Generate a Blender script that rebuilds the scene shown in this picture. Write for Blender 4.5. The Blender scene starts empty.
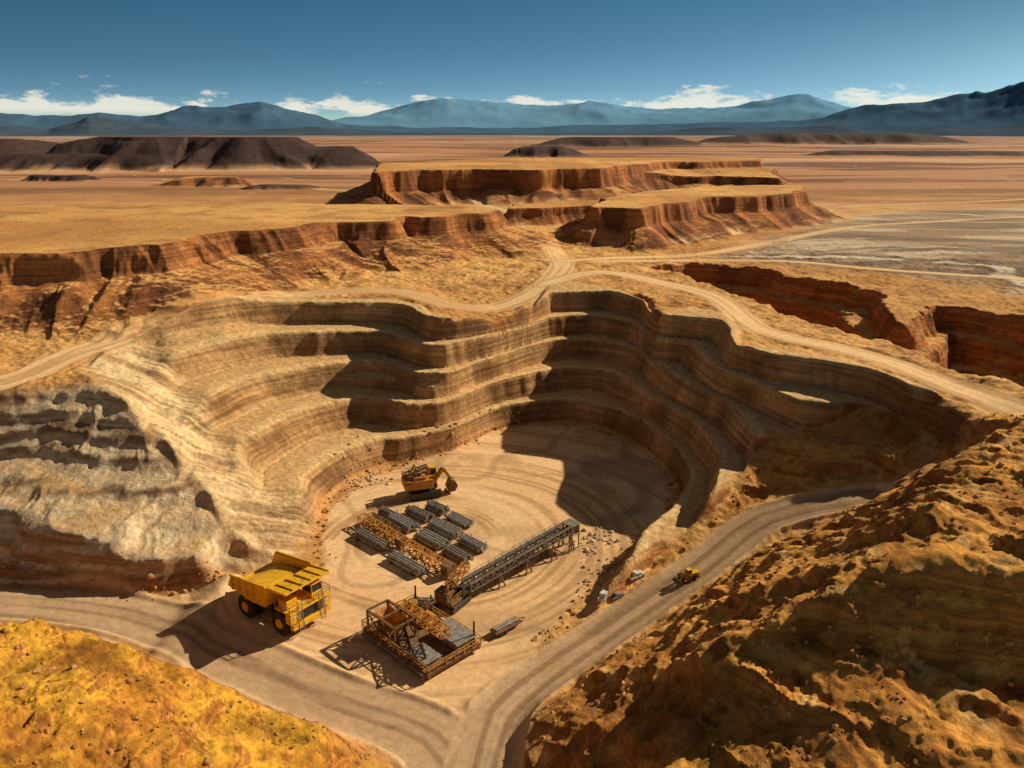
import bpy, bmesh, math, random, time
import numpy as np
from mathutils import Vector, Matrix
from mathutils.geometry import delaunay_2d_cdt
T0=time.time()
scene=bpy.context.scene
scene.view_settings.view_transform='Standard'
try: scene.view_settings.look='None'
except Exception: pass
scene.view_settings.exposure=0
CAM_H=70.0; FPX=1024*28/36.0; PITCH=math.atan(254/FPX)
CP,SP=math.cos(PITCH),math.sin(PITCH)
F=np.float32
# ---- image pixel cast through the camera -> world coordinates at a chosen elevation
def S(u,v,z):
    a=(u-512)/FPX; b=(384-v)/FPX
    d=(a,CP+b*SP,-SP+b*CP)
    t=(CAM_H-z)/(-d[2])
    return (a*t,d[1]*t,z)
def SL(l,z=None):
    return [S(p[0],p[1],p[2] if z is None else z) for p in l]
# ---------------------------------------------------------------- noise
rng=np.random.RandomState(7)
TAB=rng.rand(256,256).astype(F)
def vn(x,y,s=0):
    x=x+s*17.37; y=y+s*9.71
    xf=np.floor(x); yf=np.floor(y)
    xi=xf.astype(np.int32)&255; yi=yf.astype(np.int32)&255
    fx=(x-xf).astype(F); fy=(y-yf).astype(F)
    fx=fx*fx*(3-2*fx); fy=fy*fy*(3-2*fy)
    x1=(xi+1)&255; y1=(yi+1)&255
    a=TAB[xi,yi]; b=TAB[x1,yi]; c=TAB[xi,y1]; d=TAB[x1,y1]
    return (a+(b-a)*fx)+((c+(d-c)*fx)-(a+(b-a)*fx))*fy
def fbm(x,y,o=4,s=0,g=0.5):
    r=0; amp=1; tot=0; c,sn=0.8,0.6
    for i in range(o):
        r=r+amp*(vn(x,y,s+i*3)*2-1); tot+=amp; amp*=g
        x,y=(c*x-sn*y)*2.03,(sn*x+c*y)*2.03
    return r/tot*1.5
def ridged(x,y,o=4,s=0,g=0.5):
    r=0; amp=1; tot=0; c,sn=0.8,0.6
    for i in range(o):
        r=r+amp*(1-np.abs(vn(x,y,s+i*3)*2-1)*1.6); tot+=amp; amp*=g
        x,y=(c*x-sn*y)*2.03,(sn*x+c*y)*2.03
    return r/tot
def sstep(a,b,x):
    t=np.clip((x-a)/(b-a),0,1); return t*t*(3-2*t)
def local(fn,pts,pad,x,y,default=1e3):
    xs=[p[0] for p in pts]; ys=[p[1] for p in pts]
    m=(x>min(xs)-pad)&(x<max(xs)+pad)&(y>min(ys)-pad)&(y<max(ys)+pad)
    out=np.full(x.shape,default,F)
    if m.any(): out[m]=fn(pts,x[m],y[m])
    return out
def sdf_(poly,x,y,along=False):
    best=np.full(x.shape,1e12,F); inside=np.zeros(x.shape,bool); n=len(poly); al=np.zeros(x.shape,F); cum=0
    for i in range(n):
        ax,ay=poly[i][:2]; bx,by=poly[(i+1)%n][:2]
        ex,ey=bx-ax,by-ay; L=math.hypot(ex,ey)
        wx,wy=x-ax,y-ay
        t=np.clip((wx*ex+wy*ey)/(ex*ex+ey*ey+1e-9),0,1)
        d=(wx-ex*t)**2+(wy-ey*t)**2
        if along:
            m=d<best; al[m]=(cum+t*L)[m]; cum+=L
        best=np.minimum(best,d)
        if abs(by-ay)>1e-9:
            c=((ay>y)!=(by>y))&(x<(bx-ax)*(y-ay)/(by-ay)+ax)
            inside^=c
    d=np.sqrt(best); d=np.where(inside,-d,d)
    return (d,al) if along else d
def sdf(poly,x,y,pad=20): return local(sdf_,poly,pad,x,y)
def spline(pts,step=4.0):
    out=[]; n=len(pts)
    for i in range(n-1):
        p0=np.array(pts[max(i-1,0)]);p1=np.array(pts[i]);p2=np.array(pts[i+1]);p3=np.array(pts[min(i+2,n-1)])
        L=np.linalg.norm(p2[:2]-p1[:2]); k=max(1,int(L/step))
        for j in range(k):
            t=j/k
            out.append(tuple(0.5*((2*p1)+(-p0+p2)*t+(2*p0-5*p1+4*p2-p3)*t*t+(-p0+3*p1-3*p2+p3)*t**3)))
    out.append(tuple(pts[-1])); return out
def pdist_(line,x,y):
    best=np.full(x.shape,1e6,F)
    for i in range(len(line)-1):
        ax,ay=line[i][:2]; bx,by=line[i+1][:2]
        ex,ey=bx-ax,by-ay; wx,wy=x-ax,y-ay
        t=np.clip((wx*ex+wy*ey)/(ex*ex+ey*ey+1e-9),0,1)
        best=np.minimum(best,(wx-ex*t)**2+(wy-ey*t)**2)
    return np.sqrt(best)
def pdist(line,x,y,pad=12):
    out=np.full(x.shape,1e3,F)
    for k in range(0,len(line)-1,8):
        seg=line[k:k+9]
        out=np.minimum(out,local(pdist_,seg,pad,x,y))
    return out
# ---------------------------------------------------------------- break lines (image pixels, chosen elevations)
FE=SL([(-120,580,0),(0,578,0),(80,590,0),(160,594,0),(230,582,0),(290,574,0),(322,562,0),(318,538,0),(328,508,0),(360,480,0),(410,462,0),(455,450,0),(490,432,0),(530,424,0),(580,425,0),(630,440,0),(664,465,0),(676,492,0),(668,515,0),(632,545,0),(602,576,0),(575,610,0),(545,640,0)])
RT=SL([(930,404,25),(860,412,20),(800,431,16.5),(758,451,13),(738,480,10.5),(702,520,6.8),(655,556,3.6),(622,590,1.9),(585,625,.7)])
RI=SL([(872,484,14),(800,494,11.2),(745,512,8.2),(700,545,5.2),(640,592,2.4),(590,635,.7)])
HB=SL([(515,830,0),(512,730,0),(530,700,0),(600,655,1.2),(680,600,3.6),(740,560,6.5),(790,535,9.4),(860,514,13.2),(885,502,14)])
H1=SL([(590,800,6),(570,740,6),(610,690,7),(680,640,10),(740,590,13),(800,550,16.5),(860,526,17.5),(905,480,17),(938,445,20),(965,415,25)])
H2=SL([(690,700,14),(750,650,19),(812,596,24),(870,550,26),(930,500,27),(980,460,28),(1024,432,29),(1110,405,29)])
H3=SL([(850,585,25.5),(930,562,28),(1024,547,30),(1130,530,30)])
H4=SL([(826,645,20),(870,668,20),(930,678,20),(1024,668,20),(1130,660,20)])
H5=SL([(640,800,12),(760,768,16),(900,745,17.5),(1024,740,17.5),(1130,768,16)])
R=SL([(-150,394,21),(0,390,21),(60,385,21.2),(95,384,21.5),(85,366,22),(100,352,22.5),(140,338,23),(200,320,24),(262,303,25.5),(330,299,26.6),(395,298,27),(424,304,27),(434,314,26.8),(455,322,25.5),(500,318,24.8),(532,306,25.5),(548,286,26.6),(575,281,27),(620,289,27),(648,299,27),(657,314,27),(690,306,26.8),(725,314,26.6),(742,330,26.4),(742,346,26.4),(775,351,26.2),(830,360,26),(875,372,25.8),(915,388,25.5),(950,400,26)])
RG=SL([(100,390,21),(150,430,16),(190,480,10.5),(225,530,5.5),(245,556,2.5)])
M=SL([(200,436,11),(255,404,11.5),(300,388,12),(343,381,12),(385,380,12),(421,393,12),(450,390,12),(487,376,12),(554,355,12),(630,361,12),(667,390,12),(710,418,11.5)])
G1=SL([(-120,462,10),(0,462,10.5),(80,480,10),(150,520,7),(215,546,4)])
G2=SL([(-120,500,8.5),(0,504,8.5),(60,530,7.5),(130,549,6),(200,562,4.2),(236,567,2.8)])
G3=SL([(-120,425,15),(0,425,15.5),(60,430,15.5),(105,452,13),(150,492,9.5)])
PB=SL([(-150,350,23),(60,340,23),(200,300,25),(380,283,26.5),(480,296,25.2),(545,265,26.5),(640,262,26.5),(760,268,26),(900,292,25.5),(1060,320,25)])
RO=SL([(710,291,26.5),(760,315,26.2),(830,334,26),(900,352,25.5),(960,384,25.5),(1040,415,27),(1150,440,28)])
LH=SL([(-120,600,15),(0,614,14),(60,620,13),(130,652,11),(200,680,8),(280,702,6),(330,718,4),(385,757,1.2)])
LB=SL([(-120,640,0),(0,648,0),(60,655,0),(130,680,0),(200,702,0),(280,720,0),(330,733,0),(398,765,0),(405,830,0)])
LN=SL([(-120,768,19),(0,768,17),(120,768,13),(220,768,9),(310,768,5)])
EXTRA=[(-260,20,16),(0,20,8),(260,20,24),(260,330,25),(0,330,25),(-260,330,25),(-260,200,24),(-260,112,0),(-260,98,0),(-260,80,14),(260,200,25),(260,110,28),(-30,40,14),(-8,45,1),(2,45,1),(20,40,14),(60,40,18),(120,70,24),(-120,330,25),(120,330,25),(120,100,29)]
V=[];Z=[];E=[]
for ln,st in ((FE,4),(RT,4),(RI,4),(HB,4),(H1,4),(H2,4),(H3,4),(H4,4),(H5,6),(R,2.5),(RG,4),(M,3),(G1,4),(G2,4),(G3,4),(PB,8),(RO,8),(LH,4),(LB,4),(LN,6)):
    p=spline(ln,st); b=len(V)
    for q in p: V.append(Vector((q[0],q[1]))); Z.append(q[2])
    E+= [(b+i,b+i+1) for i in range(len(p)-1)]
for q in EXTRA: V.append(Vector(q[:2])); Z.append(q[2])
res=delaunay_2d_cdt(V,E,[],0,1e-4)
ov=res[0]; of=res[2]; orig=res[3]
Pin=np.array([[v.x,v.y] for v in V]); Zin=np.array(Z)
oz=[]
for i,v in enumerate(ov):
    if orig[i]: oz.append(Zin[orig[i][0]])
    else:
        d=np.hypot(Pin[:,0]-v.x,Pin[:,1]-v.y); k=np.argsort(d)[:3]; w=1/(d[k]+.1); oz.append((Zin[k]*w).sum()/w.sum())
X0,X1,Y0,Y1,RS=-260.,260.,20.,330.,0.5
gx=np.arange(X0,X1+RS/2,RS); gy=np.arange(Y0,Y1+RS/2,RS)
TIN=np.full((len(gx),len(gy)),25.0)
for f in of:
    for k in range(1,len(f)-1):
        a,b,c=f[0],f[k],f[k+1]
        A,B,C=ov[a],ov[b],ov[c]
        i0=max(0,int(math.floor((min(A.x,B.x,C.x)-X0)/RS))); i1=min(len(gx),int(math.ceil((max(A.x,B.x,C.x)-X0)/RS))+1)
        j0=max(0,int(math.floor((min(A.y,B.y,C.y)-Y0)/RS))); j1=min(len(gy),int(math.ceil((max(A.y,B.y,C.y)-Y0)/RS))+1)
        if i1<=i0 or j1<=j0: continue
        px=gx[i0:i1,None]; py=gy[None,j0:j1]
        den=(B.y-C.y)*(A.x-C.x)+(C.x-B.x)*(A.y-C.y)
        if abs(den)<1e-9: continue
        l1=((B.y-C.y)*(px-C.x)+(C.x-B.x)*(py-C.y))/den
        l2=((C.y-A.y)*(px-C.x)+(A.x-C.x)*(py-C.y))/den
        l3=1-l1-l2; m=(l1>=-1e-4)&(l2>=-1e-4)&(l3>=-1e-4)
        zz=l1*oz[a]+l2*oz[b]+l3*oz[c]
        TIN[i0:i1,j0:j1][m]=zz[m]
def blur(A,n):
    for _ in range(n):
        P=np.pad(A,1,mode='edge'); A=(P[:-2,1:-1]+P[2:,1:-1]+P[1:-1,:-2]+P[1:-1,2:]+2*A)/6
    return A
TINs=blur(TIN,6)
GX,GY=np.meshgrid(gx,gy,indexing='ij')
ROADS=[
 (spline(SL([(-170,598,0),(0,600,0),(130,615,0),(230,655,0),(330,700,0),(430,737,0),(475,800,0)]),4),5.0),
 (spline(SL([(470,830,0),(490,745,0),(500,715,0),(545,675,0.2),(625,620,1.8),(700,567,5),(765,522,8.3),(862,498,13.4)]),4),4.3),
 (spline(SL([(-150,392,22),(0,378,22.3),(80,350,22.8),(180,320,24.3),(300,294,26.3),(400,290,27),(450,306,26),(500,307,25),(540,288,26.2),(562,262,26.5),(535,238,26),(508,218,25),(512,210,25),(560,204,25)]),6),4.6),
 (spline(SL([(545,285,26.3),(600,272,26.8),(660,282,26.8),(715,298,26.3),(760,330,26.2),(830,346,26),(900,366,25.5),(1000,405,26),(1100,440,28)]),6),4.0),
 (spline(SL([(560,262,26.3),(620,258,26),(700,255,25.5),(780,240,25),(860,226,25),(950,220,25),(1060,214,25)]),8),3.4),
 (spline(SL([(600,262,26.3),(720,262,25.5),(800,262,25.5),(900,270,25.5),(1060,282,25)]),8),2.6),
 (spline(SL([(530,238,25.5),(600,246,25.5),(680,243,25),(760,228,25),(820,215,25),(850,206,25),(1000,200,25),(1200,190,25)]),10),3.2),
 (spline(SL([(508,212,25),(440,198,25),(300,190,25),(120,180,25),(-100,176,25)]),20),5),
]
RD=None
for l,h in ROADS:
    d=pdist(l,GX,GY)-h; RD=d if RD is None else np.minimum(RD,d)
LOWP=FE+ [S(530,700,0),S(512,730,0),S(515,830,0),S(405,830,0),S(398,765,0),S(330,733,0),S(280,720,0),S(200,702,0),S(130,680,0),S(60,655,0),S(0,648,0),S(-120,640,0),(-260,98,0),(-260,112,0)]
LSr=sdf(LOWP,GX,GY)
WR=np.clip(-sdf(HB+[S(965,415,25),S(1110,405,29),(260,110,28),(260,20,24),(10,20,5)],GX,GY)/5,0,1)
SLP=np.clip(-sdf(RT[:7]+RI[:5][::-1]+[S(905,480,16),S(940,445,20)],GX,GY)/2.5,0,1)*.75
WR=np.maximum(WR,SLP)
WL=np.clip(-sdf(LB+[(-8,20,5),(-260,20,16),(-260,96,0)],GX,GY)/5,0,1)
PITP=R[3:]+RT+[S(322,562,0)]+RG[::-1]
PM=sstep(0.5,-1.5,sdf(PITP,GX,GY))
GRAY=sstep(2,-3,sdf([S(-150,396,21),S(0,392,21),S(60,387,21),S(108,386,21.3),S(150,428,16),S(192,478,10.5),S(228,530,5.5),S(248,556,2.5),S(325,562,0),S(160,594,0),S(80,590,0),S(0,578,0),S(-150,580,0)],GX,GY))
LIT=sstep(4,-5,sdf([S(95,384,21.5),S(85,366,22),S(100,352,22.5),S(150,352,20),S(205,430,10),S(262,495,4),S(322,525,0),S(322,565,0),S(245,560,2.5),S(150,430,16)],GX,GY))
def samp(A,x,y):
    fx=np.clip((x-X0)/RS,0,A.shape[0]-1.001); fy=np.clip((y-Y0)/RS,0,A.shape[1]-1.001)
    i=fx.astype(np.int32); j=fy.astype(np.int32); fx=fx-i; fy=fy-j
    return (A[i,j]*(1-fx)+A[i+1,j]*fx)*(1-fy)+(A[i,j+1]*(1-fx)+A[i+1,j+1]*fx)*fy
FLATR=np.maximum(sstep(1.2,-0.5,RD),sstep(0.3,-2.0,LSr))
UPZ=40
UP=SL([(-200,262),(-60,256),(0,253),(60,249),(110,248),(165,247),(185,240),(240,233),(300,228),(332,221),(380,219),(400,214),(430,216),(484,212),(490,209),(440,205.5),(300,204),(100,206),(-200,214)],UPZ)
UP=spline(UP,12)
P2=SL([(652,270),(700,267),(770,273),(800,280),(850,286),(880,296),(900,325),(930,304),(965,307),(1040,322),(1200,350),(1200,440),(1040,408),(970,379),(900,349),(830,333),(770,314),(720,291),(670,276)],25)
MA=spline(SL([(372,172),(420,169.5),(480,168.5),(540,168.5),(600,167.5),(625,165),(660,162),(720,161),(755,160),(760,157.5),(600,157.5),(480,159),(380,164)],46),40)
MA2=SL([(600,178),(660,176),(740,176),(775,177),(775,171),(600,171)],37)
MB=spline(SL([(598,206),(640,207),(680,203),(700,197),(740,195),(790,192),(802,189),(790,185),(700,187),(640,192),(605,198)],40),15)
MC=SL([(512,208),(560,206.5),(610,204),(620,200),(560,201),(515,204)],33)
FAR=[([(-540,1040),(-440,1030),(-400,1050),(-330,1020),(-290,1060),(-330,1080),(-500,1110)],62,90),
     ([(-270,1060),(-215,1045),(-190,1080),(-280,1090)],50,70),
     ([(-640,1030),(-470,985),(-420,1010),(-600,1070)],42,60),
     ([(-275,705),(-240,700),(-235,708),(-270,712)],32,22),
     ([(-470,800),(-420,795),(-415,806),(-470,812)],28,10),
     ([(-200,640),(-160,640),(-165,646),(-200,650)],29,14),
     ([(40,1500),(80,1500),(80,1530),(45,1540)],42,50),
     ([(560,1500),(900,1480),(950,1540),(600,1560)],33,40),
     ([(150,2500),(420,2450),(480,2520),(200,2560)],50,140),
     ([(800,2900),(1320,2850),(1380,2920),(900,2960)],60,160),
     ([(-1300,1500),(-900,1480),(-900,1540),(-1300,1570)],55,90)]
PCX,PCY,_=S(470,500,0)
BH=5.4
def height(x,y,masks=False):
    x=np.asarray(x,F); y=np.asarray(y,F)
    r=np.hypot(x,y)
    fl=samp(FLATR,x,y).astype(F); wr=samp(WR,x,y).astype(F); wl=samp(WL,x,y).astype(F); wild=np.maximum(wr,wl)
    near=sstep(420,300,r)
    k=1-fl
    pm=samp(PM,x,y).astype(F)*(1-wr); gr=samp(GRAY,x,y).astype(F); lit=samp(LIT,x,y).astype(F)
    a=fbm(x/11,y/11,4,11); b=fbm(x/11,y/11,4,31)
    amp=(1.2+1.2*wild-.8*pm)*k
    z=samp(TINs,x+a*amp,y+b*amp)
    s=(z+0.08*b)/BH; fi=np.floor(s); f=s-fi
    zt=BH*(fi+sstep(0.0,0.44,f)) 
    pmm=pm*(1-0.8*lit)*np.clip((z-0.2)/1.0,0,1)
    z=z*(1-pmm)+(zt+0.03*f*BH)*pmm
    face=pmm*sstep(.0,.10,f)*sstep(.50,.40,f)
    lip=pmm*sstep(.34,.44,f)*sstep(.66,.50,f)
    ls=z/0.9; lf=ls-np.floor(ls); z=z+pmm*0.12*(sstep(.2,.8,lf)-lf)
    z=z+k*pm*(0.08+.12*lit)*fbm(x/1.7,y/1.7,3,70)*np.clip(z/2,0,1)
    an=np.arctan2(y-PCY,x-PCX); rc=np.hypot(x-PCX,y-PCY)
    rill=ridged(an*22,rc/30+3,3,131)
    z=z+k*pm*(1.0*lit+.25*face)*(rill-.4)*np.clip(z/3,0,1)*sstep(24,18,z)
    q=2.6; sh=z/q+.35*a; ff=sh-np.floor(sh)
    z=z+gr*k*np.clip(z/2,0,1)*(.36*q*(sstep(.25,.8,ff)-ff)+1.0*(ridged(x/9+.4*a,y/14,4,15)-.4))
    # wild hills: long ridges, gullies that run down to the road, crumbly crust
    big=ridged(x/32+a*.12,y/26+b*.12,4,21,0.42)
    right=(x>0)
    al=np.where(right,.77*x+.63*y,.95*x-.3*y); dn=np.where(right,-.63*x+.77*y,.3*x+.95*y)
    gul=ridged(al/7+a*.45,dn/24+b*.25,4,5,.5)
    cr=ridged(x/2.3+a*.5,y/2.3+b*.5,4,63,.6)
    z=z+wild*(3.4*(big-0.5)+1.9*(gul-0.45)+.48*(cr-.4)*sstep(-.5,.4,b)+0.14*fbm(x/.8,y/.8,2,55))*np.clip(z/7,0.08,1)*k
    q=2.6; sh=z/q+0.5*a; ff=sh-np.floor(sh)
    z=z+wild*k*0.36*q*(sstep(.2,.8,ff)-ff)*np.clip(z/6,0,1)
    outr=k*(1-pm)*(1-wild)*(1-gr)*near
    z=z+outr*(0.6*fbm(x/6,y/6,4,44)+0.15*fbm(x/1.2,y/1.2,2,49))
    fw=sstep(330,700,r)
    z=z+fw*2.0*fbm(x/220,y/220,3,61)
    nz=fbm(x/13,y/13,4,81); g=ridged(x/9+nz*.4,y/9,3,88)
    s2=sdf(P2,x,y)+nz*2.5+1.5*(g-.4)
    t=np.clip(-s2/18,0,1); tb=t*3; fi=np.floor(tb); f=tb-fi
    t=(fi+sstep(0,.7,f))/3
    z=z-19*t
    def mesa(z,poly,top,W,amp,ft=0.5,sc=1.0,gu=1.1):
        xs=[p[0] for p in poly]; ys=[p[1] for p in poly]; pad=W*1.7+amp*2+3
        m=(x>min(xs)-pad)&(x<max(xs)+pad)&(y>min(ys)-pad)&(y<max(ys)+pad)
        P_=np.zeros_like(z)
        if not m.any(): return z,P_
        xm,ym,zm=x[m],y[m],z[m]
        sd,al=sdf_(poly,xm,ym,True)
        n1=fbm(xm/(26*sc),ym/(26*sc),3,101); g2=ridged(xm/(7*sc),ym/(7*sc),3,108)
        g1=ridged(al/(15*sc)+n1*.25,sd/(60*sc)+5,3,118,.45)
        base=sd+amp*n1-amp*.6*(g1-.4)
        w=np.clip(base/W,0,1.5)
        sd2=base-amp*gu*(g1-.35)*np.clip(w*2.0,0,1)-amp*.25*(g2-.4)
        w=np.clip(sd2/W,0,1)
        p=np.where(w<0.16, 1-ft*sstep(0,0.16,w), (1-ft)*np.clip(1-(w-.16)/.84,0,1)**1.15)
        zz=zm+(top-zm+0.6*n1)*p
        z=z.copy(); z[m]=np.maximum(zz,zm); P_[m]=p
        return z,P_
    mm=np.zeros_like(z)
    for poly,top,W,amp_,ft,sc,gu in ((UP,UPZ,31,5.0,.45,1.1,2.0),(MA2,37,22,5,.5,1.6,1.3),(MA,46,26,7,.6,1.8,1.5),(MC,33,10,3,.5,1,1),(MB,40,20,4.2,.5,1.1,1.7)):
        z,p=mesa(z,poly,top,W,amp_,ft,sc,gu); mm=np.maximum(mm,p)
    for poly,top,W in FAR:
        z,p=mesa(z,poly,top,W,W*.35,.15,W/14,1.6); mm=np.maximum(mm,p)
    if masks: return z,dict(fl=fl,wr=wr,wl=wl,pm=pm,gr=gr,lit=lit,mm=mm,t2=t,a=a,b=b,gul=gul,big=big,near=near,rill=rill,face=face,lip=lip,cr=cr)
    return z
def hz(x,y): return float(height(np.array([x]),np.array([y]))[0])
# ---------------------------------------------------------------- terrain grid
rs=[44.0]
while rs[-1]<22000:
    r=rs[-1]; st=0.30 if r<240 else min(0.30*(r/240)**1.8, r*0.03)
    rs.append(r+st)
rr=np.array(rs)
ang=np.radians(np.concatenate([np.linspace(-78,-42,50)[:-1],np.linspace(-42,42,1101),np.linspace(42,78,50)[1:]]))
A_,R_=np.meshgrid(ang,rr,indexing='ij')
X=(np.sin(A_)*R_).astype(F); Y=(np.cos(A_)*R_).astype(F)
Zh,mk=height(X,Y,True)
Zh=np.nan_to_num(Zh.astype(np.float64),nan=25.0)
dr=np.gradient(rr)[None,:]; dth=np.gradient(ang)[:,None]
gzr=np.gradient(Zh,axis=1)/dr; gza=np.gradient(Zh,axis=0)/(dth*R_)
slope=np.hypot(gzr,gza)
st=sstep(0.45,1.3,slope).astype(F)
def C(*c): return np.array(c,F)
def mix(a,b,t): return a*(1-t[...,None])+b*t[...,None]
n_big=fbm(X/60,Y/60,4,201); n_med=fbm(X/8,Y/8,4,205); n_sm=vn(X/1.1,Y/1.1,7)*2-1
rad=np.hypot(X,Y)
sand=mix(C(.86,.47,.165),C(.64,.31,.10),sstep(-.5,.6,n_big)); sand=mix(sand,C(.48,.225,.08),sstep(.1,.7,n_med)*.55)
sand=mix(sand,C(.40,.19,.075),sstep(.25,.7,fbm(X/32,Y/13,5,281,.6))*.55)
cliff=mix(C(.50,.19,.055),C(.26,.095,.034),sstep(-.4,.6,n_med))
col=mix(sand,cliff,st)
mst=sstep(.20,.48,slope).astype(F)*np.clip(mk['mm']*12,0,1)
col=mix(col,mix(C(.48,.19,.065),C(.22,.082,.034),sstep(-.5,.5,n_med)),mst)  # mesa cliff colour darkened on slopes to stand in for shade
far=sstep(300,900,rad)
strk=fbm(X/420,Y/70,5,221,.6); strk2=fbm(X/900,Y/160,5,231,.6)
plain=mix(C(.58,.28,.145),C(.24,.115,.07),sstep(-.2,.35,strk))
plain=mix(plain,C(.74,.45,.26),sstep(.1,.45,strk2)*.85)
plain=mix(plain,C(.26,.20,.20),sstep(1500,8000,rad)*.7)  # distance haze mixed into the plain's colour
plain=mix(plain,C(.66,.56,.48),sstep(.45,.8,fbm(X/1500,Y/350,4,236))*sstep(1200,2500,rad)*.7)
cn_=fbm(X/700,Y/160,3,261)*4; cl_=np.abs(cn_-np.floor(cn_)-.5)
plain=mix(plain,C(.72,.50,.33),sstep(.03,.01,cl_)*sstep(3500,1200,rad)*.5)
fm=far*(1-np.clip(mk['mm']*3,0,1))
col=mix(col,plain,fm)
darkm=sstep(600,680,rad)*sstep(760,690,rad)*(X<-150)+sstep(770,800,rad)
darkm=np.clip(darkm,0,1)*np.clip(mk['mm']*5,0,1)*((X<0)|(rad>850))
col=mix(col,C(.085,.052,.048),darkm.astype(F))
tail=sstep(6,-14,sdf(SL([(690,262),(760,240),(830,218),(900,210),(1100,206),(1300,300),(1040,300),(960,284),(880,276),(760,264)],25),X,Y)+8*n_med)*(1-np.clip(mk['mm']*6,0,1))*(1-np.clip(mk['t2']*8,0,1))
tcn=fbm(X/300,Y/90,3,271)*2.0+Y/30+X/200; tcl=np.abs(tcn-np.floor(tcn)-.5)
tcol=mix(C(.70,.54,.37),C(.40,.26,.16),sstep(-.3,.4,fbm(X/40,Y/18,4,291)))
tcol=mix(tcol,C(.22,.145,.095),sstep(.16,.08,tcl)*.9); tcol=mix(tcol,C(.88,.74,.55),sstep(.06,.03,tcl)*.9)
tcol=mix(tcol,C(.22,.15,.11),sstep(.55,.75,vn(Y/9+X/50+n_big*2,X/90,5))*.8)
col=mix(col,tcol,tail)
pit=mk['pm']; wall=mix(C(.54,.30,.13),C(.30,.155,.065),sstep(-.5,.7,n_med)); wall=mix(wall,C(.74,.45,.20),(1-st)); wall=mix(wall,C(.90,.60,.29),mk['lip']*.8)  # last mix paints a pale highlight along the bench lips
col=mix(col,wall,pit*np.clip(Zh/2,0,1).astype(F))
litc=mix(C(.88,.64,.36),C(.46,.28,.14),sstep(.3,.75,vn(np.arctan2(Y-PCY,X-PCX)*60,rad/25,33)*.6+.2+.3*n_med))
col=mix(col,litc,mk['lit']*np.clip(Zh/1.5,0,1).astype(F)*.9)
lay=vn((Zh/1.1+.9*n_med).astype(F),n_big*2,66)
gy_=mix(C(.80,.59,.36),C(.34,.215,.12),sstep(.4,.8,lay)); gy_=mix(gy_,C(.86,.69,.48),sstep(.2,.6,n_med)*.6)
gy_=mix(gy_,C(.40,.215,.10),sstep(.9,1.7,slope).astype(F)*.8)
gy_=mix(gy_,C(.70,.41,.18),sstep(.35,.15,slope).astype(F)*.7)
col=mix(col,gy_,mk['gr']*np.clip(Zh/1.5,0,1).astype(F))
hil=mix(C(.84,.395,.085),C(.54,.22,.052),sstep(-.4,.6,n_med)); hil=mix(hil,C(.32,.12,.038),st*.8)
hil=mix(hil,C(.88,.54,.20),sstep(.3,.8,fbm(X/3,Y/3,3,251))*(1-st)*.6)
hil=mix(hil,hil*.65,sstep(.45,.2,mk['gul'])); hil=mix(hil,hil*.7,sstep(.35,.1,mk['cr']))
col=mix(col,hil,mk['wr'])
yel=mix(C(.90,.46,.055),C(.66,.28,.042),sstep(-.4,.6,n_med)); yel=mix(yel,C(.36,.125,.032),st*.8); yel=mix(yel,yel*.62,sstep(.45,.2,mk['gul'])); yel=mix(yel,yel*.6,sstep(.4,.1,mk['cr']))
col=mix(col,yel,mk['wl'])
low=sstep(.4,-1.5,samp(LSr,X,Y)).astype(F)*(rad<330)
cx,cy,_=S(430,540,0)
rc=np.hypot(X-cx,(Y-cy)*1.05); an=np.arctan2(Y-cy,X-cx)
wob=vn(X/9,Y/9,3)
trk=vn(rc*1.5+1.2*wob,an*.8+20,9); trk2=vn(rc*.4+wob,an*.7+40,12)
flo=mix(C(.80,.50,.255),C(.54,.32,.155),sstep(.5,.75,trk)); flo=mix(flo,C(.88,.60,.33),sstep(.45,.75,trk2)*.7)
flo=mix(flo,C(.42,.255,.13),sstep(.1,.6,n_med)*.45)
flo=mix(flo,C(.36,.215,.115),sstep(.06,.02,np.abs(vn(X/14,Y/14,91)-.5))*.45)
col=mix(col,flo,low)
roadm=np.zeros_like(X)
for i,(l,h) in enumerate(ROADS):
    d=pdist(l,X,Y)
    m=sstep(h+.5,h-.5,d+.35*n_med).astype(F)
    if i<2:
        base=mix(C(.50,.325,.195),C(.28,.18,.11),sstep(.4,.7,vn(d*1.6,(X+Y)/30,14))); base=mix(base,C(.58,.40,.245),sstep(.5,.8,vn(d*.8,(X-Y)/22,19))*.6)
    else: base=mix(C(.90,.61,.32),C(.64,.39,.19),sstep(.4,.7,vn(d*1.2,(X+Y)/30,14)))
    edge=sstep(.8,0,np.abs(d-h+.4*n_sm*.5)).astype(F)*(.6 if i<2 else .5)
    fade=np.clip(1-mk['mm']*5,0,1)
    col=mix(col,base,m*fade*(0.85 if i<2 else .85))
    col=mix(col,C(.72,.48,.27) if i<2 else C(.35,.18,.08),edge*fade)
    roadm=np.maximum(roadm,m*fade)
col=np.clip(col*(1+(.12-.08*mk['fl'][...,None])*n_sm[...,None]),.01,.92)
rock=np.clip(np.maximum(st,mst*.8)*(1-mk['fl']*.8),0,1)
for i in (0,1):
    l,h=ROADS[i]; d=pdist(l,X,Y)
    oth=pdist(ROADS[1-i][0],X,Y)-ROADS[1-i][1]
    Zh+=0.45*np.exp(-((d-h)/.55)**2)*sstep(.5,2.5,oth)*(.6+.5*n_med)*sstep(0.15,.5,vn(X/9,Y/9,77))
na,nr=X.shape
idx=np.arange(na*nr).reshape(na,nr)
quad=np.stack([idx[:-1,:-1],idx[1:,:-1],idx[1:,1:],idx[:-1,1:]],-1).reshape(-1,4)
fc=lambda A:A[:-1,:-1].reshape(-1)
cat=np.zeros(len(quad),int)
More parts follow.
